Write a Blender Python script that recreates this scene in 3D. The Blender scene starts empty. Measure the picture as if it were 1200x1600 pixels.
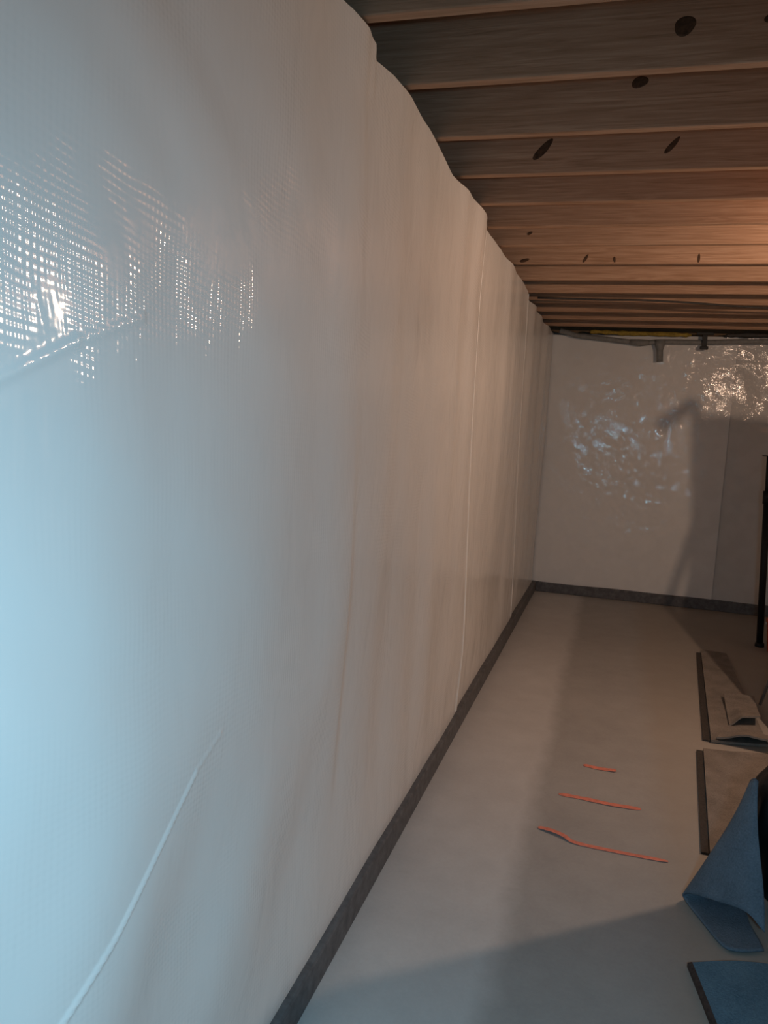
import bpy, bmesh, math, random
import numpy as np
from mathutils import Matrix, Vector

random.seed(7)
S = bpy.context.scene
COL = S.collection

# ------------------------------------------------------------------ camera
cd = bpy.data.cameras.new('camera')
cam = bpy.data.objects.new('camera', cd)
COL.objects.link(cam)
cd.sensor_fit = 'VERTICAL'
cd.sensor_height = 36.0
cd.lens = 36.0 * 1240.0 / 1600.0
cd.clip_start = 0.02
R_ = ((0.95754817, 0.08502384, -0.27544953),
      (0.28266376, -0.08934331, 0.95504920),
      (0.05659238, -0.99236521, -0.10958368))      # world axes in (right, down, forward)
M = Matrix.Identity(4)
for i in range(3):
    M[i][0] = R_[i][0]
    M[i][1] = -R_[i][1]
    M[i][2] = -R_[i][2]
M[0][3], M[1][3], M[2][3] = 0.0, 0.0, 1.6
cam.matrix_world = M
S.camera = cam

# ------------------------------------------------------------------ world, light, exposure
W = bpy.data.worlds.new('world')
S.world = W
W.use_nodes = True
W.node_tree.nodes['Background'].inputs[0].default_value = (0.55, 0.75, 1.0, 1)
W.node_tree.nodes['Background'].inputs[1].default_value = 0.02

S.view_settings.view_transform = 'Standard'
S.view_settings.look = 'None'
S.view_settings.gamma = 1.0
S.view_settings.use_curve_mapping = False
S.view_settings.exposure = 0.0

# cool work light standing just behind the photographer
ld = bpy.data.lights.new('cool_light', 'AREA')
ld.shape = 'DISK'
ld.size = 0.13
ld.energy = 14.0
ld.spread = math.radians(128)
ld.color = (0.36, 0.75, 1.0)
lo = bpy.data.objects.new('cool_light', ld)
COL.objects.link(lo)
lo.location = (0.18, -0.15, 1.60)
lo.rotation_euler = Vector((-0.52, 1.0, -0.66)).to_track_quat('-Z', 'Y').to_euler()

# bare warm bulb hanging under the joists to the right of the frame
BULB = (1.60, 3.85, 2.40)
BULB_W = 78.0
BULB_C = (1.0, 0.68, 0.48)

# ------------------------------------------------------------------ materials
def mat(name):
    m = bpy.data.materials.new(name)
    m.use_nodes = True
    nt = m.node_tree
    return m, nt, nt.nodes['Principled BSDF']

def N(nt, t, **kw):
    n = nt.nodes.new(t)
    for k, v in kw.items():
        setattr(n, k, v)
    return n

def L(nt, a, b):
    nt.links.new(a, b)

def math_n(nt, op, a, b=None, c=None):
    n = N(nt, 'ShaderNodeMath', operation=op)
    for i, v in enumerate((a, b, c)):
        if v is None:
            continue
        if isinstance(v, (int, float)):
            n.inputs[i].default_value = v
        else:
            L(nt, v, n.inputs[i])
    return n.outputs[0]

def ramp(nt, fac, stops):
    r = N(nt, 'ShaderNodeValToRGB')
    el = r.color_ramp.elements
    while len(el) < len(stops):
        el.new(0.5)
    for e, (p, c) in zip(el, stops):
        e.position = p
        e.color = (c[0], c[1], c[2], 1)
    L(nt, fac, r.inputs[0])
    return r.outputs[0]

def mixc(nt, fac, a, b):
    n = N(nt, 'ShaderNodeMix', data_type='RGBA')
    for sock, v in ((n.inputs[0], fac), (n.inputs[6], a), (n.inputs[7], b)):
        if isinstance(v, (int, float)):
            sock.default_value = v
        elif isinstance(v, tuple):
            sock.default_value = (v[0], v[1], v[2], 1)
        else:
            L(nt, v, sock)
    return n.outputs[2]

def noise(nt, vec, scale, detail=3, rough=0.5, dist=0.0):
    n = N(nt, 'ShaderNodeTexNoise')
    n.inputs['Scale'].default_value = scale
    n.inputs['Detail'].default_value = detail
    n.inputs['Roughness'].default_value = rough
    n.inputs['Distortion'].default_value = dist
    L(nt, vec, n.inputs['Vector'])
    return n.outputs['Fac']

def mapping(nt, vec, scale=(1, 1, 1), rot=(0, 0, 0), loc=(0, 0, 0)):
    n = N(nt, 'ShaderNodeMapping')
    n.inputs['Scale'].default_value = scale
    n.inputs['Rotation'].default_value = rot
    n.inputs['Location'].default_value = loc
    L(nt, vec, n.inputs['Vector'])
    return n.outputs[0]

def objco(nt):
    return N(nt, 'ShaderNodeTexCoord').outputs['Object']

def bump(nt, height, strength, dist, normal=None):
    b = N(nt, 'ShaderNodeBump')
    b.inputs['Strength'].default_value = strength
    b.inputs['Distance'].default_value = dist
    L(nt, height, b.inputs['Height'])
    if normal is not None:
        L(nt, normal, b.inputs['Normal'])
    return b.outputs[0]

def poly_mat(name, axis, weave=1.0, crumple=0.0, tint=(0.80, 0.79, 0.77), coat=0.6, crough=0.075, lump=0.008):
    """white reinforced polyethylene: milky body, shiny skin with a fine string grid and crinkles"""
    m, nt, p = mat(name)
    co = objco(nt)
    sep = N(nt, 'ShaderNodeSeparateXYZ')
    L(nt, co, sep.inputs[0])
    u, v = sep.outputs[axis], sep.outputs['Z']
    # slightly wandering string grid, pitch about 1.2 cm
    wob = noise(nt, co, 3.0, 2)
    uu = math_n(nt, 'ADD', u, math_n(nt, 'MULTIPLY', wob, 0.03))
    vv = math_n(nt, 'ADD', v, math_n(nt, 'MULTIPLY', u, 0.10))
    vv = math_n(nt, 'ADD', vv, math_n(nt, 'MULTIPLY', wob, 0.05))
    k = 2 * math.pi / 0.0125
    su = math_n(nt, 'SINE', math_n(nt, 'MULTIPLY', uu, k))
    sv = math_n(nt, 'SINE', math_n(nt, 'MULTIPLY', vv, k))
    grid = math_n(nt, 'ADD', su, sv)
    patch = ramp(nt, noise(nt, co, 4.2, 2), [(0.44, (0.04,) * 3), (0.60, (1,) * 3)])
    grid = math_n(nt, 'MULTIPLY', grid, patch)
    n1 = bump(nt, grid, 1.0, 0.00022 * weave)
    big = noise(nt, mapping(nt, co, (1, 1, 0.55)), 7.0, 3, 0.5, 0.4)
    n2 = bump(nt, big, 1.0, lump, n1)
    if crumple > 0:
        vo = N(nt, 'ShaderNodeTexVoronoi', feature='F1')
        vo.inputs['Scale'].default_value = 9.0
        L(nt, mapping(nt, co, (1, 1, 1.2), (0.4, 0.2, 0.5)), vo.inputs['Vector'])
        cr = noise(nt, co, 26.0, 3, 0.6, 1.2)
        h = math_n(nt, 'ADD', math_n(nt, 'MULTIPLY', vo.outputs['Distance'], 0.10), math_n(nt, 'MULTIPLY', cr, 0.05))
        n2 = bump(nt, h, 1.0, 0.11 * crumple, n2)
    L(nt, n2, p.inputs['Coat Normal'])
    tone = noise(nt, mapping(nt, co, (1, 1, 0.6)), 1.6, 2, 0.5)
    c = ramp(nt, tone, [(0.3, tuple(x * 0.975 for x in tint)), (0.7, tint)])
    L(nt, c, p.inputs['Base Color'])
    p.inputs['Roughness'].default_value = 0.55
    p.inputs['Specular IOR Level'].default_value = 0.25
    # the film is glassy only in islands, dull elsewhere
    isl = ramp(nt, noise(nt, mapping(nt, co, (1, 1, 1), (0, 0, 0), (3.1, 1.7, 0.4)), 5.5 if crumple > 0 else 1.8, 2, 0.5), [(0.42, ((0.10 if crumple > 0 else 0.80) * coat,) * 3), (0.56, (min(1.0, (1.25 if crumple > 0 else 1.05) * coat),) * 3)])
    L(nt, isl, p.inputs['Coat Weight'])
    p.inputs['Coat Roughness'].default_value = crough
    p.inputs['Coat IOR'].default_value = 1.6
    return m

def wood_mat(name, a, b, c):
    m, nt, p = mat(name)
    co = objco(nt)
    oi = N(nt, 'ShaderNodeObjectInfo')
    off = N(nt, 'ShaderNodeVectorMath', operation='ADD')
    sc = N(nt, 'ShaderNodeVectorMath', operation='SCALE')
    comb = N(nt, 'ShaderNodeCombineXYZ')
    for i in range(3):
        L(nt, oi.outputs['Random'], comb.inputs[i])
    L(nt, comb.outputs[0], sc.inputs[0])
    sc.inputs['Scale'].default_value = 37.0
    L(nt, co, off.inputs[0])
    L(nt, sc.outputs[0], off.inputs[1])
    v = off.outputs[0]
    g = noise(nt, mapping(nt, v, (0.9, 14, 22)), 3.2, 5, 0.55, 1.3)
    fine = noise(nt, mapping(nt, v, (2.5, 60, 110)), 3.0, 3, 0.6)
    t = math_n(nt, 'ADD', math_n(nt, 'MULTIPLY', g, 0.75), math_n(nt, 'MULTIPLY', fine, 0.25))
    col = ramp(nt, t, [(0.32, a), (0.5, b), (0.68, c)])
    blot = noise(nt, mapping(nt, v, (0.8, 3, 3)), 1.6, 3)
    col = mixc(nt, math_n(nt, 'MULTIPLY', blot, 0.35), col, a)
    L(nt, col, p.inputs['Base Color'])
    p.inputs['Roughness'].default_value = 0.75
    p.inputs['Specular IOR Level'].default_value = 0.2
    L(nt, bump(nt, t, 0.35, 0.004), p.inputs['Normal'])
    return m

def plain_mat(name, col, rough=0.6, scale=30, amt=0.25, bmp=0.0, metal=0.0, spec=0.3):
    m, nt, p = mat(name)
    co = objco(nt)
    f = noise(nt, co, scale, 4, 0.6)
    d = tuple(x * (1 - amt) for x in col)
    e = tuple(min(1, x * (1 + amt)) for x in col)
    L(nt, ramp(nt, f, [(0.3, d), (0.7, e)]), p.inputs['Base Color'])
    p.inputs['Roughness'].default_value = rough
    p.inputs['Metallic'].default_value = metal
    p.inputs['Specular IOR Level'].default_value = spec
    if bmp:
        L(nt, bump(nt, f, 0.6, bmp), p.inputs['Normal'])
    return m

def felt_mat(name, a, b):
    m, nt, p = mat(name)
    co = objco(nt)
    f1 = noise(nt, co, 160, 4, 0.7)
    f2 = noise(nt, co, 9, 3, 0.6)
    t = math_n(nt, 'ADD', math_n(nt, 'MULTIPLY', f1, 0.6), math_n(nt, 'MULTIPLY', f2, 0.4))
    L(nt, ramp(nt, t, [(0.35, a), (0.65, b)]), p.inputs['Base Color'])
    p.inputs['Roughness'].default_value = 0.95
    p.inputs['Specular IOR Level'].default_value = 0.05
    L(nt, bump(nt, f1, 0.8, 0.006), p.inputs['Normal'])
    return m

def floor_mat():
    m, nt, p = mat('floor_concrete')
    co = objco(nt)
    sep = N(nt, 'ShaderNodeSeparateXYZ')
    L(nt, co, sep.inputs[0])
    x, y = sep.outputs['X'], sep.outputs['Y']
    big = noise(nt, co, 1.3, 4, 0.6)
    med = noise(nt, co, 6.0, 5, 0.65)
    fine = noise(nt, co, 70.0, 4, 0.7)
    t = math_n(nt, 'ADD', math_n(nt, 'MULTIPLY', big, 0.35),
               math_n(nt, 'ADD', math_n(nt, 'MULTIPLY', med, 0.4), math_n(nt, 'MULTIPLY', fine, 0.25)))
    old = ramp(nt, t, [(0.3, (0.315, 0.302, 0.29)), (0.7, (0.43, 0.415, 0.40))])
    new = ramp(nt, t, [(0.3, (0.47, 0.455, 0.445)), (0.7, (0.61, 0.595, 0.58))])
    # the newer, paler concrete band along the wall, with a ragged trowelled edge
    edge = math_n(nt, 'ADD', x, math_n(nt, 'MULTIPLY', math_n(nt, 'SUBTRACT', med, 0.5), 0.16))
    edge = math_n(nt, 'ADD', edge, math_n(nt, 'MULTIPLY', math_n(nt, 'SUBTRACT', big, 0.5), 0.10))
    band = ramp(nt, math_n(nt, 'ADD', math_n(nt, 'MULTIPLY', edge, 1.0), 0.5),
                [(0.235, (1, 1, 1)), (0.320, (0, 0, 0))])
    c = mixc(nt, band, old, new)
    # browner stain next to the carpet pieces
    st = math_n(nt, 'ADD', x, math_n(nt, 'MULTIPLY', math_n(nt, 'SUBTRACT', big, 0.5), 0.2))
    st = ramp(nt, st, [(0.24, (0, 0, 0)), (0.36, (0.5, 0.5, 0.5))])
    c = mixc(nt, st, c, (0.34, 0.29, 0.235))
    # pale scuffed trowel line crossing the floor
    ln = math_n(nt, 'SUBTRACT', y, math_n(nt, 'ADD', math_n(nt, 'MULTIPLY', x, 0.10), 2.70))
    ln = math_n(nt, 'ABSOLUTE', math_n(nt, 'ADD', ln, math_n(nt, 'MULTIPLY', math_n(nt, 'SUBTRACT', med, 0.5), 0.03)))
    ln = ramp(nt, ln, [(0.0, (0.5, 0.5, 0.5)), (0.014, (0, 0, 0))])
    ln = math_n(nt, 'MULTIPLY', ln, ramp(nt, noise(nt, co, 5.5, 3), [(0.45, (0, 0, 0)), (0.6, (1, 1, 1))]))
    c = mixc(nt, ln, c, (0.36, 0.35, 0.34))
    L(nt, c, p.inputs['Base Color'])
    p.inputs['Roughness'].default_value = 0.7
    p.inputs['Specular IOR Level'].default_value = 0.25
    L(nt, bump(nt, t, 0.4, 0.006), p.inputs['Normal'])
    return m

MT = {}
MT['sheet_left'] = poly_mat('white_poly_left', 'Y', 0.92, 0.0)
MT['sheet_back'] = poly_mat('white_poly_back', 'X', 0.25, 0.30, coat=0.75, crough=0.065, lump=0.003)
MT['sheet_back_dull'] = poly_mat('white_poly_back_dull', 'X', 0.25, 0.36, tint=(0.66, 0.65, 0.63), coat=0.8, crough=0.065, lump=0.003)  # shade right of the seam put into a darker tint
MT['sheet_plain'] = poly_mat('white_poly_plain', 'X', 0.3, 0.3)
MT['tape'] = plain_mat('white_seam_tape', (0.82, 0.81, 0.79), 0.5, 20, 0.04, 0, 0, 0.5)
MT['wood'] = wood_mat('joist_wood', (0.33, 0.19, 0.112), (0.47, 0.285, 0.185), (0.60, 0.395, 0.27))
MT['subfloor'] = wood_mat('subfloor_board', (0.20, 0.13, 0.075), (0.27, 0.18, 0.105), (0.33, 0.23, 0.14))
MT['knot'] = plain_mat('wood_knot', (0.075, 0.040, 0.022), 0.8, 60, 0.5)
MT['concrete'] = plain_mat('wall_concrete', (0.32, 0.31, 0.30), 0.9, 8, 0.2, 0.01)
MT['floor'] = floor_mat()
MT['base'] = plain_mat('charcoal_board', (0.12, 0.12, 0.125), 0.65, 25, 0.3, 0.002)
MT['carpet'] = felt_mat('grey_brown_carpet', (0.17, 0.15, 0.135), (0.32, 0.285, 0.255))
MT['carpet_back'] = plain_mat('carpet_backing', (0.055, 0.047, 0.042), 0.9, 80, 0.3, 0.003)
MT['felt'] = felt_mat('blue_felt', (0.080, 0.160, 0.235), (0.150, 0.280, 0.385))
MT['felt_curl'] = felt_mat('grey_blue_felt', (0.100, 0.140, 0.185), (0.175, 0.235, 0.300))
MT['felt_back'] = felt_mat('blue_felt_backing', (0.022, 0.055, 0.090), (0.048, 0.100, 0.150))
MT['felt_edge'] = plain_mat('felt_edge', (0.055, 0.040, 0.036), 0.9, 90, 0.4, 0.003)
MT['black'] = plain_mat('black_plastic', (0.006, 0.006, 0.007), 0.5, 12, 0.3, 0.004)
MT['steel'] = plain_mat('black_steel', (0.008, 0.009, 0.010), 0.5, 30, 0.2)
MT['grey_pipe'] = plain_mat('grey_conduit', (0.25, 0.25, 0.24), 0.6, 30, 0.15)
MT['dark_clip'] = plain_mat('dark_clip', (0.045, 0.045, 0.042), 0.6, 30, 0.2)
MT['yellow'] = plain_mat('yellow_foam', (0.36, 0.25, 0.05), 0.9, 40, 0.35, 0.006)
MT['orange'] = plain_mat('orange_strip', (0.72, 0.24, 0.17), 0.6, 60, 0.15)
MT['bucket'] = plain_mat('orange_plastic', (0.60, 0.085, 0.03), 0.45, 20, 0.1)
MT['cable'] = plain_mat('dark_cable', (0.06, 0.055, 0.05), 0.6, 30, 0.2)
MT['grey_cloth'] = felt_mat('grey_cloth', (0.10, 0.10, 0.10), (0.16, 0.16, 0.16))
MT['alu'] = plain_mat('aluminium', (0.55, 0.55, 0.55), 0.4, 30, 0.1, 0, 0.9)

# ------------------------------------------------------------------ mesh helpers
def link(name, me, m, parent=None):
    o = bpy.data.objects.new(name, me)
    COL.objects.link(o)
    for x in (m if isinstance(m, (list, tuple)) else [m]):
        if x is not None:
            me.materials.append(x)
    if parent is not None:
        o.parent = parent
    return o

def tag(o, label=None, cat=None, group=None, kind=None):
    if label: o['label'] = label
    if cat: o['category'] = cat
    if group: o['group'] = group
    if kind: o['kind'] = kind
    return o

def empty(name, loc=(0, 0, 0), rz=0.0):
    o = bpy.data.objects.new(name, None)
    COL.objects.link(o)
    o.location = loc
    o.rotation_euler = (0, 0, rz)
    o.empty_display_size = 0.1
    return o

def mesh(name, verts, faces, smooth=False):
    me = bpy.data.meshes.new(name)
    me.from_pydata([tuple(v) for v in verts], [], [tuple(f) for f in faces])
    me.update()
    if smooth:
        for p in me.polygons:
            p.use_smooth = True
    return me

def bm_mesh(name, bm, smooth=False):
    bmesh.ops.recalc_face_normals(bm, faces=bm.faces)
    me = bpy.data.meshes.new(name)
    bm.to_mesh(me)
    bm.free()
    if smooth:
        for p in me.polygons:
            p.use_smooth = True
    return me

def box(name, lo_, hi_, m, parent=None, bev=0.0, seg=1):
    bm = bmesh.new()
    bmesh.ops.create_cube(bm, size=1)
    for v in bm.verts:
        for i in range(3):
            v.co[i] = lo_[i] + (v.co[i] + 0.5) * (hi_[i] - lo_[i])
    if bev:
        bmesh.ops.bevel(bm, geom=bm.edges[:], offset=bev, segments=seg, affect='EDGES', profile=0.5)
    return link(name, bm_mesh(name, bm), m, parent)

def tube_mesh(name, pts, rad, n=10, caps=True):
    pts = [Vector(p) for p in pts]
    rads = rad if isinstance(rad, (list, tuple)) else [rad] * len(pts)
    vs, fs = [], []
    for i, p in enumerate(pts):
        t = (pts[min(i + 1, len(pts) - 1)] - pts[max(i - 1, 0)]).normalized()
        a = t.cross(Vector((0.13, 0.2, 1)) if abs(t.z) < 0.9 else Vector((0, 1, 0.1))).normalized()
        b = t.cross(a).normalized()
        for k in range(n):
            w = 2 * math.pi * k / n
            vs.append(p + (a * math.cos(w) + b * math.sin(w)) * rads[i])
    for i in range(len(pts) - 1):
        for k in range(n):
            k2 = (k + 1) % n
            fs.append((i * n + k, i * n + k2, (i + 1) * n + k2, (i + 1) * n + k))
    if caps:
        fs.append(tuple(range(n))[::-1])
        fs.append(tuple((len(pts) - 1) * n + k for k in range(n)))
    bm = bmesh.new()
    bv = [bm.verts.new(v) for v in vs]
    for f in fs:
        bm.faces.new([bv[i] for i in f])
    return bm_mesh(name, bm, True)

def lathe_mesh(name, prof, n=24):
    bm = bmesh.new()
    rings = []
    for r, z in prof:
        rings.append([bm.verts.new((r * math.cos(2 * math.pi * k / n), r * math.sin(2 * math.pi * k / n), z)) for k in range(n)])
    for a, b in zip(rings, rings[1:]):
        for k in range(n):
            bm.faces.new((a[k], a[(k + 1) % n], b[(k + 1) % n], b[k]))
    bm.faces.new(rings[0][::-1])
    bm.faces.new(rings[-1])
    return bm_mesh(name, bm, True)

def catmull(pts, sub=8):
    P = [Vector(p) for p in pts]
    P = [P[0] * 2 - P[1]] + P + [P[-1] * 2 - P[-2]]
    out = []
    for i in range(1, len(P) - 2):
        for s in range(sub):
            t = s / sub
            out.append(0.5 * ((2 * P[i]) + (P[i + 1] - P[i - 1]) * t + (2 * P[i - 1] - 5 * P[i] + 4 * P[i + 1] - P[i + 2]) * t * t
                              + (3 * P[i] - P[i - 1] - 3 * P[i + 1] + P[i + 2]) * t ** 3))
    out.append(P[-2])
    return out

def vnoise(x, y, seed=0):
    """smooth 2-D value noise in [-1, 1] on numpy arrays"""
    xi, yi = np.floor(x).astype(np.int64), np.floor(y).astype(np.int64)
    fx, fy = x - xi, y - yi
    fx = fx * fx * fx * (fx * (fx * 6 - 15) + 10)
    fy = fy * fy * fy * (fy * (fy * 6 - 15) + 10)
    def h(a, b):
        n = (a * 374761393 + b * 668265263 + seed * 974634777) & 0xffffffff
        n = ((n ^ (n >> 13)) * 1274126177) & 0xffffffff
        n = n ^ (n >> 16)
        return (n & 0xffff) / 32767.5 - 1.0
    return ((h(xi, yi) * (1 - fx) + h(xi + 1, yi) * fx) * (1 - fy)
            + (h(xi, yi + 1) * (1 - fx) + h(xi + 1, yi + 1) * fx) * fy)

def sstep(a, b, x):
    t = np.clip((x - a) / (b - a), 0, 1)
    return t * t * (3 - 2 * t)

def seg_dist(y, z, a, b):
    dy, dz = b[0] - a[0], b[1] - a[1]
    l2 = dy * dy + dz * dz
    t = np.clip(((y - a[0]) * dy + (z - a[1]) * dz) / l2, 0, 1)
    s = ((y - a[0]) * dz - (z - a[1]) * dy) / math.sqrt(l2)
    return t, np.hypot(y - a[0] - t * dy, z - a[1] - t * dz), s

def grid_obj(name, P, m, parent=None, thick=0.0):
    """P: (rows, cols, 3) array of points -> smooth quad sheet; thick adds a second skin"""
    r, c, _ = P.shape
    idx = np.arange(r * c).reshape(r, c)
    q = np.stack([idx[:-1, :-1], idx[:-1, 1:], idx[1:, 1:], idx[1:, :-1]], -1).reshape(-1, 4)
    me = bpy.data.meshes.new(name)
    V = P.reshape(-1, 3)
    me.vertices.add(len(V))
    me.vertices.foreach_set('co', V.astype(np.float32).ravel())
    me.loops.add(q.size)
    me.loops.foreach_set('vertex_index', q.astype(np.int32).ravel())
    me.polygons.add(len(q))
    me.polygons.foreach_set('loop_start', (np.arange(len(q)) * 4).astype(np.int32))
    me.polygons.foreach_set('use_smooth', np.ones(len(q), dtype=bool))
    me.update(calc_edges=True)
    me.validate()
    o = link(name, me, m, parent)
    return o

# ------------------------------------------------------------------ setting
WX = -0.72          # face of the sheeting on the long wall
BY = 8.13           # face of the sheeting on the end wall
RX = 3.3
RY = -2.6
JZ = 2.616          # underside of the joists
JH = 0.235

tag(box('floor', (WX - 0.3, RY - 0.2, -0.12), (RX + 0.2, BY + 0.3, 0.0), MT['floor']), kind='structure')
tag(box('wall_left', (WX - 0.28, RY, 0), (WX - 0.045, BY + 0.2, JZ - 0.02), MT['concrete']), kind='structure')
tag(box('wall_back', (WX - 0.045, BY + 0.03, 0), (RX, BY + 0.25, JZ - 0.02), MT['concrete']), kind='structure')
tag(box('wall_right', (RX, RY, 0), (RX + 0.2, BY + 0.25, JZ + JH), MT['sheet_plain']), kind='structure')
tag(box('wall_front', (WX - 0.28, RY - 0.2, 0), (RX + 0.2, RY, JZ + JH), MT['sheet_plain']), kind='structure')
tag(box('trim_1', (WX - 0.28, RY, JZ - 0.02), (WX - 0.25, BY + 0.25, JZ + JH), MT['subfloor']), kind='structure')
tag(box('trim_2', (WX - 0.25, BY + 0.19, JZ - 0.02), (RX, BY + 0.25, JZ + JH), MT['subfloor']), kind='structure')

ceiling = tag(box('ceiling', (WX - 0.28, RY - 0.2, JZ + JH), (RX + 0.2, BY + 0.25, JZ + JH + 0.02), MT['subfloor']), kind='structure')
joist_y = [-2.2, -1.76, -1.32, -0.9, -0.48, -0.06, 0.36, 0.77, 1.18, 1.595, 2.0, 2.41, 2.85, 3.28, 3.68, 4.09, 4.50, 4.98, 5.50, 5.97, 6.42, 6.87, 7.32, 7.76]
jm = None
joists = {}
for i, y in enumerate(joist_y):
    if jm is None:
        bm = bmesh.new()
        nx = 24
        bmesh.ops.create_cube(bm, size=1)
        for v in bm.verts:
            v.co = (v.co.x * (RX - WX + 0.24) , (v.co.y + 0.5) * 0.040, (v.co.z + 0.5) * JH)
        bmesh.ops.bevel(bm, geom=bm.edges[:], offset=0.004, segments=2, affect='EDGES', profile=0.5)
        jm = bm_mesh('joist', bm)
        jm.materials.append(MT['wood'])
    o = bpy.data.objects.new('joist', jm)
    COL.objects.link(o)
    o.parent = ceiling
    o.location = ((RX + WX - 0.24) / 2, y, JZ)
    o.rotation_euler = (0, 0, random.uniform(-0.0015, 0.0015))
    joists[y] = o

def knot(jy, x, z, w, h, rot):
    """dark knot on the near face of a joist, a very flat lens of bark-dark wood"""
    n = 26
    vs, fs = [], []
    rnd = random.Random(int((x + 5) * 1000))
    f1, f2 = rnd.uniform(0, 6), rnd.uniform(0, 6)
    j = [1 + 0.08 * math.sin(2 * math.pi * 2 * k / n + f1) + 0.05 * math.sin(2 * math.pi * 3 * k / n + f2) for k in range(n)]
    for k in range(n):
        a = 2 * math.pi * k / n
        vx, vz = math.cos(a) * w / 2 * j[k], math.sin(a) * h / 2 * j[k]
        vs.append((vx * math.cos(rot) - vz * math.sin(rot), 0.001, vx * math.sin(rot) + vz * math.cos(rot)))
    for k in range(n):
        vx, _, vz = vs[k]
        vs.append((vx * 0.8, -0.0015, vz * 0.8))
    for k in range(n):
        k2 = (k + 1) % n
        fs.append((k, k2, n + k2, n + k))
    fs.append(tuple(range(n, 2 * n)))
    o = link('knot', mesh('knot', vs, fs), MT['knot'], joists[jy])
    jl = joists[jy].location
    o.location = (x - jl.x, -0.0005, z - jl.z)
    return o

knot(2.41, 0.077, 2.722, 0.062, 0.050, 0.25)
knot(2.41, 0.300, 2.727, 0.050, 0.030, 0.1)
knot(2.85, -0.033, 2.762, 0.052, 0.040, 0.3)
knot(3.28, -0.382, 2.705, 0.110, 0.032, 0.78)
knot(3.28, 0.098, 2.702, 0.085, 0.020, 0.85)
knot(4.98, 0.351, 2.646, 0.016, 0.050, 0.0)
knot(4.98, -0.280, 2.646, 0.060, 0.016, 1.0)
knot(4.98, -0.114, 2.640, 0.014, 0.036, 0.1)
knot(4.98, -0.640, 2.636, 0.060, 0.022, 0.2)
knot(4.50, -0.560, 2.680, 0.030, 0.016, 0.4)

# charcoal boards along the foot of both sheeted walls
def base_board(name, along, a, b, face):
    n = 60
    prof = [(-0.028, 0.0), (0.030, 0.0), (0.034, 0.006), (0.034, 0.094), (0.030, 0.102), (-0.028, 0.104)]
    vs, fs = [], []
    for i in range(n + 1):
        t = a + (b - a) * i / n
        w = 0.003 * math.sin(t * 3.1) + 0.002 * math.sin(t * 7.7 + 1)
        for q, (d, z) in enumerate(prof):
            zz = z + (w if z > 0.05 else 0)
            vs.append((face + d, t, zz) if along == 'y' else (t, face - d, zz))
    k = len(prof)
    for i in range(n):
        for q in range(k):
            fs.append((i * k + q, i * k + (q + 1) % k, (i + 1) * k + (q + 1) % k, (i + 1) * k + q))
    fs.append(tuple(range(k)))
    fs.append(tuple(n * k + q for q in range(k)))
    bm = bmesh.new()
    bv = [bm.verts.new(v) for v in vs]
    for f in fs:
        bm.faces.new([bv[i] for i in f])
    return tag(link(name, bm_mesh(name, bm), MT['base']), kind='structure')

base_board('baseboard_left', 'y', RY, BY - 0.002, WX)
base_board('baseboard_back', 'x', WX + 0.036, RX, BY)

# ------------------------------------------------------------------ plastic sheeting
def d_left(y, z):
    big = 0.014 * vnoise(y * 0.9 + 3, z * 0.5 + 1, 1) + 0.010 * vnoise(y * 2.1 + 7, z * 0.6, 2)
    mid = 0.0115 * vnoise(y * 3.4 + 1, z * 0.42 + 5, 8)
    pleat = mid + 0.0030 * vnoise(y * 5.0, z * 0.45 + 2, 3) + 0.0004 * vnoise(y * 13.0, z * 0.5, 4)
    pl = 0.45 + 0.9 * sstep(1.9, 3.6, y)
    dia = 0.013 * vnoise((y * 0.80 - z * 0.6) * 3.2, (y * 0.6 + z * 0.8) * 0.9, 5) * sstep(1.5, 0.7, z) * sstep(3.0, 1.6, y)
    dia2 = 0.004 * vnoise((y * 0.45 + z * 0.9) * 7.0, (y * 0.9 - z * 0.45) * 1.4, 6) * sstep(2.3, 1.0, y)
    bulge = 0.036 * np.exp(-((z - 1.15) / 0.6) ** 2 - ((y - 0.5) / 1.0) ** 2)
    d = 0.010 + big + pleat * pl + dia + dia2 + bulge
    # long pinched crease low on the near end
    for a, b, amp, sg in (((0.72, 0.690), (0.972, 0.800), 0.0050, 0.0036), ((0.972, 0.800), (1.15, 0.899), 0.0048, 0.0036),
                          ((1.15, 0.899), (1.241, 0.954), 0.004, 0.0034), ((1.241, 0.954), (1.345, 0.990), 0.002, 0.0032),
                          ((0.60, 1.560), (0.911, 1.689), 0.0028, 0.006), ((0.911, 1.689), (1.075, 1.742), 0.0022, 0.005)):
        t, r, s = seg_dist(y, z, a, b)
        d = np.maximum(d, d) + amp * np.exp(-(r / sg) ** 2) * np.where((t > 0) & (t < 1), 1.0, 0.0)
    # slack vertical fold about two metres along
    yf = 2.075 + 0.03 * np.sin(z * 1.7)
    fold = np.where(y < yf, np.exp(-((y - yf) / 0.13) ** 2), np.exp(-((y - yf) / 0.035) ** 2))
    d = d + 0.013 * fold * sstep(0.35, 0.9, z) * (0.55 + 0.45 * np.sin(z * 2.3 + 0.4))
    foot = sstep(0.05, 0.55, z)
    d = d * foot + 0.012 * (1 - foot)
    # puckered lip where the sheet is stapled under the joists
    lip = sstep(1.86, 2.05, y) * (1 - sstep(2.125, 2.150, y)) * sstep(2.40, 2.60, z)
    d = d + 0.008 * lip
    d = d - 0.015 * np.exp(-((y - 2.0) / 0.35) ** 2) * sstep(2.1, 2.6, z)
    sag = np.exp(-((y - 3.75) / 0.30) ** 2) * sstep(2.2, 2.6, z)
    d = d + 0.016 * sag
    return np.clip(d, -0.030, 0.09)

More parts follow.
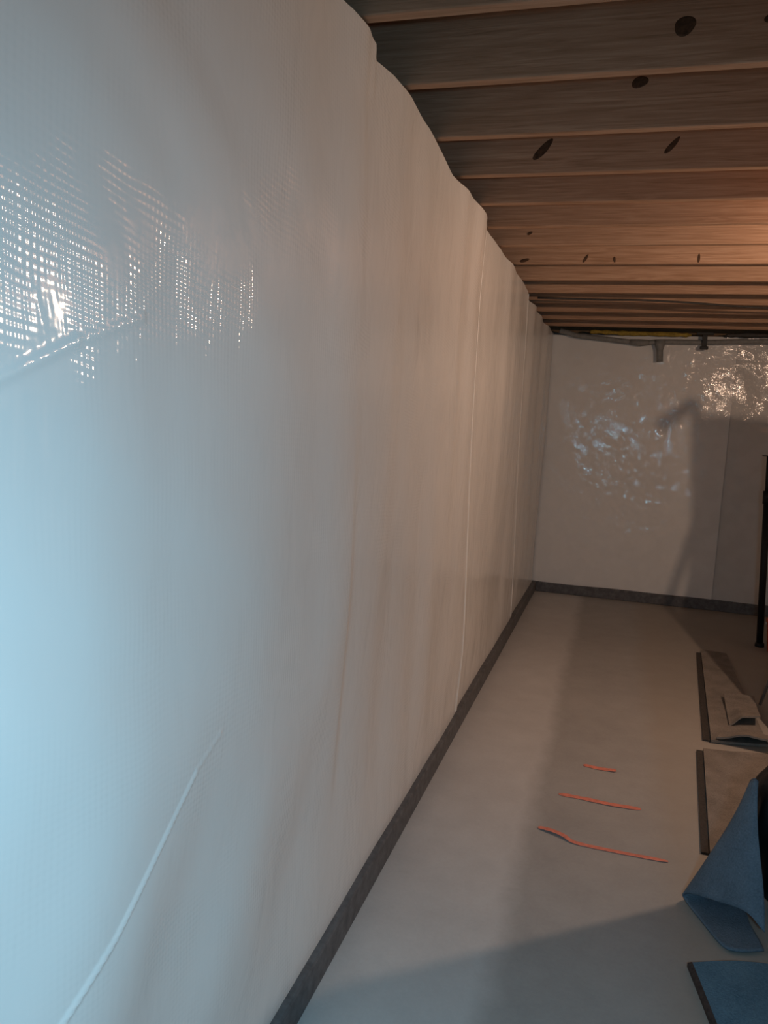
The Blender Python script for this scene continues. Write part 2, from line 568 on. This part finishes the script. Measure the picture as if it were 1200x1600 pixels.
TOPY = [-2.6, 1.6, 1.91, 2.05, 2.125, 2.15, 2.3, 2.5, 2.9, 3.18, 3.4, 3.64, 4.0, 4.2, 5.0, 5.6, 6.0, 6.09, 6.15, 7.0, 8.13]
TOPZ = [2.61, 2.61, 2.608, 2.611, 2.606, 2.575, 2.598, 2.612, 2.606, 2.588, 2.606, 2.613, 2.611, 2.606, 2.606, 2.610, 2.613, 2.613, 2.596, 2.598, 2.580]

def left_sheet(name, cols, off, edge=None):
    rows = np.linspace(0, 1, 400 if cols[0] < 2 else 220)
    Y, T = np.meshgrid(cols, rows)
    zt = np.interp(Y, TOPY, TOPZ) - 0.003 * np.abs(vnoise(Y * 9, Y * 0, 11))
    Z = 0.07 + T * (zt - 0.07)
    if edge is not None:
        Y = Y + edge(Z) * sstep(cols[-1] - 0.7, cols[-1], Y)
    X = WX + off + d_left(Y, Z)
    return grid_obj(name, np.stack([X, Y, Z], -1), MT['sheet_left'])

c1 = np.concatenate([np.linspace(-2.58, 0.70, 60)[:-1], np.linspace(0.70, 1.95, 300)[:-1], np.linspace(1.95, 4.06, 230)])
s1 = left_sheet('plastic_sheet', c1, 0.0)
tag(s1, 'wide white plastic sheet on the long wall nearest the camera, glittering and blue-lit', 'plastic sheet', 'white vapour barrier sheets')
c2 = np.linspace(3.90, 6.18, 230)
s2 = left_sheet('plastic_sheet', c2, -0.008, lambda z: (2.6 - z) * 0.17 - 0.20)
tag(s2, 'white plastic sheet with vertical pleats in the middle of the long wall, warm-lit', 'plastic sheet', 'white vapour barrier sheets')
c3 = np.linspace(5.75, 8.10, 160)
s3 = left_sheet('plastic_sheet', c3, -0.016)
tag(s3, 'dim white plastic sheet on the last stretch of the long wall before the corner', 'plastic sheet', 'white vapour barrier sheets')

def tape(parent, pts, w, lift, off):
    zz = np.linspace(pts[0][1], pts[1][1], 200)
    yy = np.interp(zz, [pts[0][1], pts[1][1]], [pts[0][0], pts[1][0]])
    q = np.array([-0.5, -0.42, 0.42, 0.5])
    lf = np.array([-0.001, lift, lift, -0.001])
    Y = yy[:, None] + q[None, :] * w
    Z = np.repeat(zz[:, None], 4, 1)
    X = WX + off + d_left(Y, Z) + lf[None, :]
    return grid_obj('seam_tape', np.stack([X, Y, Z], -1), MT['tape'], parent)

tape(s1, ((4.045, 0.11), (3.985, 2.60)), 0.030, 0.0025, 0.0)
tape(s2, ((6.36, 0.11), (5.955, 2.60)), 0.022, 0.003, -0.008)

def d_back(x, z):
    d = 0.010 + 0.008 * vnoise(x * 1.3 + 5, z * 0.9, 21) + 0.005 * vnoise(x * 4 + 2, z * 2.0, 22)
    r = np.hypot(x - 0.15, (z - 1.25) * 0.9)
    cr = np.exp(-(r / 0.5) ** 2) + 0.8 * np.exp(-(np.hypot(x - 1.3, z - 2.1) / 0.35) ** 2)
    u, v = x * 0.8 + z * 0.6, -x * 0.6 + z * 0.8
    d = d + cr * (0.0030 * vnoise(u * 12, v * 6, 23) + 0.0016 * vnoise(u * 27, v * 19, 24)) + 0.0007 * vnoise(u * 17, v * 11, 25)
    foot = sstep(0.05, 0.4, z)
    return np.clip(d * foot + 0.012 * (1 - foot), -0.02, 0.05)

def back_sheet(name, x0, x1, off, n, mk='sheet_back'):
    xs = np.linspace(x0, x1, n)
    X, T = np.meshgrid(xs, np.linspace(0, 1, 260))
    zt = 2.576 + 0.006 * vnoise(X * 2.0, X * 0, 31) + 0.02 * sstep(-0.6, 1.2, X)
    Z = 0.07 + T * (zt - 0.07)
    Y = BY + off - d_back(X, Z)
    return grid_obj(name, np.stack([X, Y, Z], -1), MT[mk])

b1 = back_sheet('plastic_sheet', -0.728, 0.985, 0.0, 260)
tag(b1, 'crinkled white plastic sheet on the end wall between the corner and the vertical seam', 'plastic sheet', 'white vapour barrier sheets')
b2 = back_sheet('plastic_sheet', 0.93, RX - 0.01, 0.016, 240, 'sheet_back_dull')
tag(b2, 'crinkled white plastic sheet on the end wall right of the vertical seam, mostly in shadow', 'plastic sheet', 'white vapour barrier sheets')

# ------------------------------------------------------------------ bulb that lights the far half
bulb = tag(empty('pendant_bulb', (BULB[0], BULB[1], JZ)), 'bare warm bulb hanging on a short cord below the joists, right of the view', 'lamp')
link('cord', tube_mesh('cord', [(0, 0, 0.20), (0, 0, 0.10), (0, 0, BULB[2] - JZ + 0.10)], 0.004, 8), MT['cable'], bulb)
o = link('socket', lathe_mesh('socket', [(0.010, 0.055), (0.018, 0.05), (0.021, 0.03), (0.021, 0.0), (0.019, -0.008)]), MT['black'], bulb)
o.location = (0, 0, BULB[2] - JZ + 0.048)
pl = bpy.data.lights.new('bulb_light', 'POINT')
pl.energy = BULB_W
pl.color = BULB_C
pl.shadow_soft_size = 0.014
po = bpy.data.objects.new('bulb_light', pl)
COL.objects.link(po)
po.location = (0, 0, BULB[2] - JZ)
po.parent = bulb

# ------------------------------------------------------------------ end wall fittings
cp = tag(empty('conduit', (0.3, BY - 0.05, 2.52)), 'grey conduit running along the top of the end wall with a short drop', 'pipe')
off = Vector(cp.location)  # solid grey tubes stand in for the shadow of a cable and bracket
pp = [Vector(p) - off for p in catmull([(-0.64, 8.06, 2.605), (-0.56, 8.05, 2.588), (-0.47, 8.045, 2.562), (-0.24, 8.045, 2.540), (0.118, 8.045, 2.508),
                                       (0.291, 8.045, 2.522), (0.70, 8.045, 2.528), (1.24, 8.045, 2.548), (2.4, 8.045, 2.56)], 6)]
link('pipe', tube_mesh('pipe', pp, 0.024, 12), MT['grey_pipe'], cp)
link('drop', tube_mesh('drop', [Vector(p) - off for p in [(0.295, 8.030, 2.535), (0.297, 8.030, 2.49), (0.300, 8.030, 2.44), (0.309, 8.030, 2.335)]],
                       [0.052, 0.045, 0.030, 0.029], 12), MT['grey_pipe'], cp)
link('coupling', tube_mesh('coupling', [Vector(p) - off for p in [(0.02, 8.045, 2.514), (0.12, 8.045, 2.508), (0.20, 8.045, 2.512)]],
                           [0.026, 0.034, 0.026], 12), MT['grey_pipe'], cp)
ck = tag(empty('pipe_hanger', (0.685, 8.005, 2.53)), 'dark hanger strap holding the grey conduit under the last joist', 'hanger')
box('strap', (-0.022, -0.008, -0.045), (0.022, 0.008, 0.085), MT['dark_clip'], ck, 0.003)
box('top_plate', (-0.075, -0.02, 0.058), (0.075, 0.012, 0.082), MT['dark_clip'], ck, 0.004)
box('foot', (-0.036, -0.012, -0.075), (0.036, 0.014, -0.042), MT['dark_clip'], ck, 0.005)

def lumpy(name, pts, r, m, seed):
    rnd = random.Random(seed)
    c = catmull(pts, 6)
    return link(name, tube_mesh(name, c, [r * rnd.uniform(0.7, 1.25) if 0 < i < len(c) - 1 else r * 0.3 for i in range(len(c))], 9), m)

tag(lumpy('insulation_strip', [(-0.36, 8.06, 2.600), (-0.28, 8.05, 2.602), (0.0, 8.05, 2.594), (0.3, 8.05, 2.594), (0.57, 8.05, 2.590)], 0.021, MT['yellow'], 3),
    'yellow foam strip tucked between the end wall sheet and the joists', 'insulation')
tag(lumpy('insulation_strip', [(0.86, 8.05, 2.594), (1.0, 8.05, 2.600), (1.2, 8.05, 2.602), (1.5, 8.05, 2.60)], 0.022, MT['cable'], 4),
    'black foam strip tucked above the end wall sheet right of the hanger', 'insulation')
tag(link('cable', tube_mesh('cable', catmull([(-0.67, 6.13, 2.603), (-0.2, 6.15, 2.598), (0.06, 6.14, 2.596), (0.42, 6.22, 2.594), (0.95, 6.40, 2.592), (2.2, 6.7, 2.60)], 6), 0.008, 8), MT['cable']),
    'thin dark cable slung under the far joists', 'cable')

# ------------------------------------------------------------------ right side: pole and bucket
pole = tag(empty('prop_pole', (1.222, 6.84, 0)), 'slim black metal pole standing on the floor by the end wall', 'pole')
link('tube', tube_mesh('tube', [(0, 0, 0.01), (-0.062, 0, 1.2)], 0.026, 14), MT['steel'], pole)
link('inner_tube', tube_mesh('inner_tube', [(-0.060, 0, 1.16), (-0.078, 0, 1.52)], 0.020, 14), MT['steel'], pole)
link('collar', tube_mesh('collar', [(-0.0595, 0, 1.15), (-0.0645, 0, 1.25)], 0.033, 14), MT['steel'], pole)
link('foot', lathe_mesh('foot', [(0.034, 0.0), (0.036, 0.006), (0.034, 0.03), (0.028, 0.035)]), MT['steel'], pole)
o = link('head_plate', lathe_mesh('head_plate', [(0.05, 0.0), (0.052, 0.004), (0.05, 0.008)]), MT['steel'], pole)
o.location = (-0.078, 0, 1.52)

bk = tag(empty('bucket', (1.362, 6.69, 0)), 'orange-red plastic bucket at the right edge beside the black pole', 'bucket')
bm_ = lathe_mesh('shell', [(0.10, 0.0), (0.108, 0.01), (0.128, 0.235), (0.136, 0.24), (0.136, 0.26), (0.126, 0.26), (0.122, 0.24), (0.10, 0.02)])
link('shell', bm_, MT['bucket'], bk)
link('handle', tube_mesh('handle', [(0.137 * math.cos(a), 0.03 * math.sin(a), 0.235 - 0.10 * math.sin(a)) for a in [math.pi * i / 14 for i in range(15)]], 0.004, 8), MT['alu'], bk)

# ------------------------------------------------------------------ carpet pieces
def ribbon_slab(name, P, thick, m, parent=None):
    """P (r, c, 3) top surface; closed slab of given thickness"""
    r, c, _ = P.shape
    bm = bmesh.new()
    top = [[bm.verts.new(P[i, j]) for j in range(c)] for i in range(r)]
    bot = [[bm.verts.new((P[i, j, 0], P[i, j, 1], P[i, j, 2] - thick)) for j in range(c)] for i in range(r)]
    for i in range(r - 1):
        for j in range(c - 1):
            bm.faces.new((top[i][j], top[i][j + 1], top[i + 1][j + 1], top[i + 1][j]))
            bm.faces.new((bot[i][j], bot[i + 1][j], bot[i + 1][j + 1], bot[i][j + 1]))
    for i in range(r - 1):
        bm.faces.new((top[i][0], top[i + 1][0], bot[i + 1][0], bot[i][0]))
        bm.faces.new((top[i][-1], bot[i][-1], bot[i + 1][-1], top[i + 1][-1]))
    for j in range(c - 1):
        bm.faces.new((top[0][j], bot[0][j], bot[0][j + 1], top[0][j + 1]))
        bm.faces.new((top[-1][j], top[-1][j + 1], bot[-1][j + 1], bot[-1][j]))
    return link(name, bm_mesh(name, bm, False), m, parent)

def quad_patch(c00, c10, c11, c01, nu, nv, hfun):
    """bilinear patch; u from c00 to c10, v from c00 to c01; hfun(u, v, x, y) gives the top height"""
    U, V = np.meshgrid(np.linspace(0, 1, nu), np.linspace(0, 1, nv))
    P = [(1 - U) * (1 - V) * c00[i] + U * (1 - V) * c10[i] + U * V * c11[i] + (1 - U) * V * c01[i] for i in (0, 1)]
    H = hfun(U, V, P[0], P[1])
    return np.stack([P[0], P[1], H], -1)

def wav(x, y, a, s):
    return a * vnoise(x * 5, y * 3, s) + a * 0.5 * vnoise(x * 13, y * 9, s + 1)

TH = 0.014
ca = tag(empty('carpet_piece', (0.9, 5.4, 0)), 'far grey-brown carpet offcut with a dark left edge, half in shadow', 'carpet', 'carpet offcuts on the floor')
def local(P, e):
    return P - np.array(e.location)[None, None, :]
P = quad_patch((0.612, 4.45), (0.905, 4.52), (0.92, 6.40), (0.742, 6.42), 40, 60, lambda u, v, x, y: 0.018 + np.abs(wav(x, y, 0.004, 41)))
ribbon_slab('pile', local(P, ca), TH, MT['carpet'], ca)
P = quad_patch((0.572, 4.47), (0.608, 4.47), (0.738, 6.36), (0.706, 6.36), 4, 30, lambda u, v, x, y: 0.010 + 0 * u)
ribbon_slab('binding', local(P, ca), 0.008, MT['carpet_back'], ca)

cc = tag(empty('carpet_piece', (0.8, 3.8, 0)), 'near grey-brown carpet offcut with a straight dark left edge beside the blue felt', 'carpet', 'carpet offcuts on the floor')
P = quad_patch((0.478, 3.20), (0.88, 3.26), (1.35, 4.44), (0.560, 4.31), 40, 50, lambda u, v, x, y: 0.018 + np.abs(wav(x, y, 0.004, 43)))
ribbon_slab('pile', local(P, cc), TH, MT['carpet'], cc)
P = quad_patch((0.446, 3.20), (0.474, 3.20), (0.556, 4.30), (0.526, 4.30), 4, 30, lambda u, v, x, y: 0.010 + 0 * u)
ribbon_slab('binding', local(P, cc), 0.008, MT['carpet_back'], cc)

P = quad_patch((0.735, 4.72), (0.90, 4.78), (0.945, 5.27), (0.765, 5.25), 16, 20,
               lambda u, v, x, y: 0.034 + 0.050 * (1 - v) ** 1.5 * sstep(0.0, 0.45, u) + 0.018 * v ** 3 + wav(x, y, 0.003, 45))
tag(ribbon_slab('carpet_scrap', P, 0.010, MT['carpet']), 'small squarish carpet scrap arched up on top of the far offcut', 'carpet', 'carpet scraps')
P = quad_patch((0.64, 4.46), (0.94, 4.40), (0.94, 4.60), (0.72, 4.68), 30, 14,
               lambda u, v, x, y: 0.038 + 0.045 * sstep(0.0, 0.5, u) * (1 - v) ** 1.3 + wav(x, y, 0.003, 47))
tag(ribbon_slab('carpet_scrap', P, 0.010, MT['carpet']), 'long folded carpet strip humped between the two carpet offcuts', 'carpet', 'carpet scraps')

# ------------------------------------------------------------------ blue felt and black bundle
def solid(o, th, off=-1.0):
    md = o.modifiers.new('thickness', 'SOLIDIFY')
    md.thickness = th
    md.offset = off
    return o

lip = catmull([(0.566, 2.580, 0.095), (0.510, 2.620, 0.128), (0.430, 2.700, 0.100), (0.372, 2.780, 0.062), (0.352, 2.820, 0.034),
               (0.362, 2.815, 0.014), (0.405, 2.715, 0.012), (0.455, 2.600, 0.012), (0.500, 2.585, 0.013), (0.575, 2.615, 0.015)], 8)
apex = catmull([(0.548, 2.850, 0.470), (0.545, 2.855, 0.472), (0.538, 2.865, 0.470), (0.530, 2.885, 0.430), (0.500, 2.950, 0.200),
                (0.500, 2.960, 0.040), (0.520, 2.940, 0.016), (0.530, 2.900, 0.014), (0.540, 2.880, 0.014), (0.548, 2.860, 0.015)], 8)
n = 26
P = np.zeros((len(lip), n, 3))
for i, (a, b) in enumerate(zip(lip, apex)):
    for j in range(n):
        t = j / (n - 1)
        p = a.lerp(b, t)
        sag = math.sin(math.pi * t) * 0.003 * (1 if i < len(lip) * 0.42 else 0)
        P[i, j] = (p.x + 0.004 * math.sin(7 * t + i * 0.1), p.y, max(0.010, p.z - sag))
fr = empty('felt_sheet', (0.47, 2.72, 0))
tag(fr, 'blue felt sheet curled into an open cone leaning on the black bundle', 'felt', 'blue felt')
o = grid_obj('curl', P - np.array(fr.location)[None, None, :], MT['felt_curl'], fr)
solid(o, 0.007, 0.0)

fb = empty('felt_sheet', (0.6, 2.2, 0))
tag(fb, 'flat blue felt sheet with a brown edge at the bottom right corner', 'felt', 'blue felt')
def fh(u, v, x, y):
    return 0.020 + 0.012 * np.exp(-((v - 0.55) / 0.15) ** 2) * sstep(0.1, 0.5, u) + np.abs(wav(x, y, 0.006, 51)) * sstep(0, 0.2, u)
P = quad_patch((0.47, 1.75), (1.30, 1.70), (1.30, 2.45), (0.350, 2.462), 44, 44, fh)
# pull the far edge so it runs from the left corner up past the curl
P[:, :, 1] += (np.linspace(0, 1, 44)[:, None] ** 3) * 0.085 * np.sin(np.clip((P[:, :, 0] - 0.35) / 0.55, 0, 1) * math.pi)
o = ribbon_slab('sheet', P - np.array(fb.location)[None, None, :], 0.016, MT['felt'], fb)
e = P[:, 0, :]
E2 = np.stack([e + np.array([-0.012, 0, -0.004]), e + np.array([0.001, 0, 0.0015])], 1)
ribbon_slab('edge_binding', E2 - np.array(fb.location)[None, None, :], 0.014, MT['felt_edge'], fb)

def bundle(name, c, rx, ry, h, m):
    bm = bmesh.new()
    bmesh.ops.create_icosphere(bm, subdivisions=5, radius=1)
    for v in bm.verts:
        x, y, z = v.co
        t = (z + 1) / 2
        f = 1.0 + 0.05 * math.sin(5 * math.atan2(y, x) + 3 * z) + 0.03 * math.sin(11 * math.atan2(y, x) - 5 * z)
        s = 1.0 if z > 0 else 1.0 + 0.06 * -z
        s *= f
        if 0 < z < 0.999:
            s *= (1 - z ** 4) ** 0.25 / math.sqrt(1 - z * z) * (1 if z < 0.95 else 1)
        zz = t * h if z > -0.8 else 0.1 * h * (1 + (z + 0.8) * 5)
        v.co = (x * rx * s, y * ry * s, max(0, zz))
    return link(name, bm_mesh(name, bm, True), m)

o = bundle('black_bundle', None, 0.155, 0.15, 0.50, MT['black'])
o.location = (0.703, 2.925, 0.0)
tag(o, 'black rounded plastic bundle at the right edge behind the curled blue felt', 'bundle')

# unseen tall roll of felt, added to shade the near floor
rl = tag(empty('felt_roll', (1.15, 3.21, 0)), 'tall roll of blue felt standing on end beside the black bundle', 'felt roll')
sp, sfaces = [], []
turns, ns = 3.0, 96
for i in range(ns + 1):
    a = 2 * math.pi * turns * i / ns
    r = 0.22 - 0.028 * (turns - a / (2 * math.pi))
    sp.append((r * math.cos(a), r * math.sin(a)))
P = np.array([[(x, y, z) for (x, y) in sp] for z in (0.004, 0.6, 1.2, 1.5, 1.75)])
solid(grid_obj('spiral', P, MT['felt'], rl), 0.012, 0.0)
link('core', lathe_mesh('core', [(0.125, 0.004), (0.125, 1.74)], 28), MT['carpet_back'], rl)

# ------------------------------------------------------------------ unseen stepladder and an added cloth, which shade the end wall
ldr = tag(empty('step_ladder', (1.50, 5.02, 0)), 'aluminium stepladder standing right of the carpet pieces', 'ladder')
def on_rail(z):
    return -0.527 + 0.216 * z
for sy in (-1, 1):
    link('rail', tube_mesh('rail', [(on_rail(0.012), sy * 0.215, 0.012), (on_rail(2.16), sy * 0.215, 2.16)], 0.010, 8), MT['alu'], ldr)
    link('rear_leg', tube_mesh('rear_leg', [(0.56, sy * 0.215, 0.012), (0.03, sy * 0.19, 2.16)], 0.016, 8), MT['alu'], ldr)
for k in range(7):
    z = 0.28 * (k + 1)
    box('step', (on_rail(z) + 0.012, -0.195, z), (on_rail(z) + 0.09, 0.195, z + 0.022), MT['alu'], ldr, 0.003)
box('top_cap', (-0.055, -0.22, 2.160), (0.06, 0.22, 2.200), MT['black'], ldr, 0.006)

# cloth added to make the ladder's shadow solid, outline shaped for that shadow
zz = np.linspace(0.03, 2.285, 70)
lx = np.interp(zz, [0.0, 0.97, 1.45, 1.80, 1.88, 1.93, 2.03, 2.20, 2.29], [0.992, 1.190, 1.290, 1.368, 1.410, 1.420, 1.420, 1.402, 1.395])
P = np.zeros((70, 30, 3))
for j in range(30):
    t = j / 29
    P[:, j, 0] = lx + (2.15 - lx) * t
    P[:, j, 2] = zz
    P[:, j, 1] = 4.745 + 0.014 * np.sin(t * 17 + zz * 0.7) * (1 - 0.6 * zz / 2.3) + 0.01 * (zz / 2.3)
cl = empty('drop_cloth', (1.58, 4.75, 0))
tag(cl, 'grey cloth hung over the stepladder right of the carpet pieces', 'cloth')
solid(grid_obj('drape', P - np.array(cl.location)[None, None, :], MT['grey_cloth'], cl), 0.006, 0.0)
hk = tag(empty('spring_clamp', (1.395, 4.752, 2.285)), 'black spring clamp gripping the top corner of the hung cloth', 'clamp')
link('jaw', tube_mesh('jaw', [(0.007, 0, 0.026), (-0.024, 0, 0.001), (-0.055, 0, -0.026)], [0.013, 0.0135, 0.015], 10), MT['black'], hk)  # added clamp, shaped for the arm of the shadow on the end wall
link('grip', tube_mesh('grip', [(0.007, 0, 0.026), (0.014, 0, -0.004)], [0.011, 0.008], 10), MT['black'], hk)

# ------------------------------------------------------------------ orange strips on the floor
def strip(pts, w, label):
    c = catmull(pts, 8)
    rnd = random.Random(len(label))
    P = np.zeros((len(c), 3, 3))
    for i, p in enumerate(c):
        t = (c[min(i + 1, len(c) - 1)] - c[max(i - 1, 0)]).normalized()
        nrm = Vector((-t.y, t.x, 0))
        ww = w * rnd.uniform(0.85, 1.1) * (0.45 if i in (0, len(c) - 1) else 1)
        for j, s in enumerate((-0.5, 0, 0.5)):
            q = p + nrm * ww * s
            P[i, j] = (q.x, q.y, q.z + (0.001 if j == 1 else 0))
    o = ribbon_slab('plastic_strip', P, 0.0012, MT['orange'])
    return tag(o, label, 'strip', 'orange strips on the floor')

strip([(-0.03, 3.875, 0.0025), (0.05, 3.862, 0.003), (0.125, 3.865, 0.006)], 0.032, 'shortest and farthest orange plastic strip on the concrete floor')
strip([(-0.122, 3.505, 0.0025), (0.0, 3.50, 0.003), (0.10, 3.49, 0.004), (0.228, 3.497, 0.003)], 0.031, 'middle orange plastic strip of three on the concrete floor')
strip([(-0.180, 3.160, 0.004), (-0.125, 3.142, 0.010), (-0.075, 3.118, 0.010), (-0.03, 3.092, 0.004), (0.10, 3.085, 0.003), (0.318, 3.085, 0.004)], 0.024,
      'longest and nearest orange plastic strip, kinked at its left end')
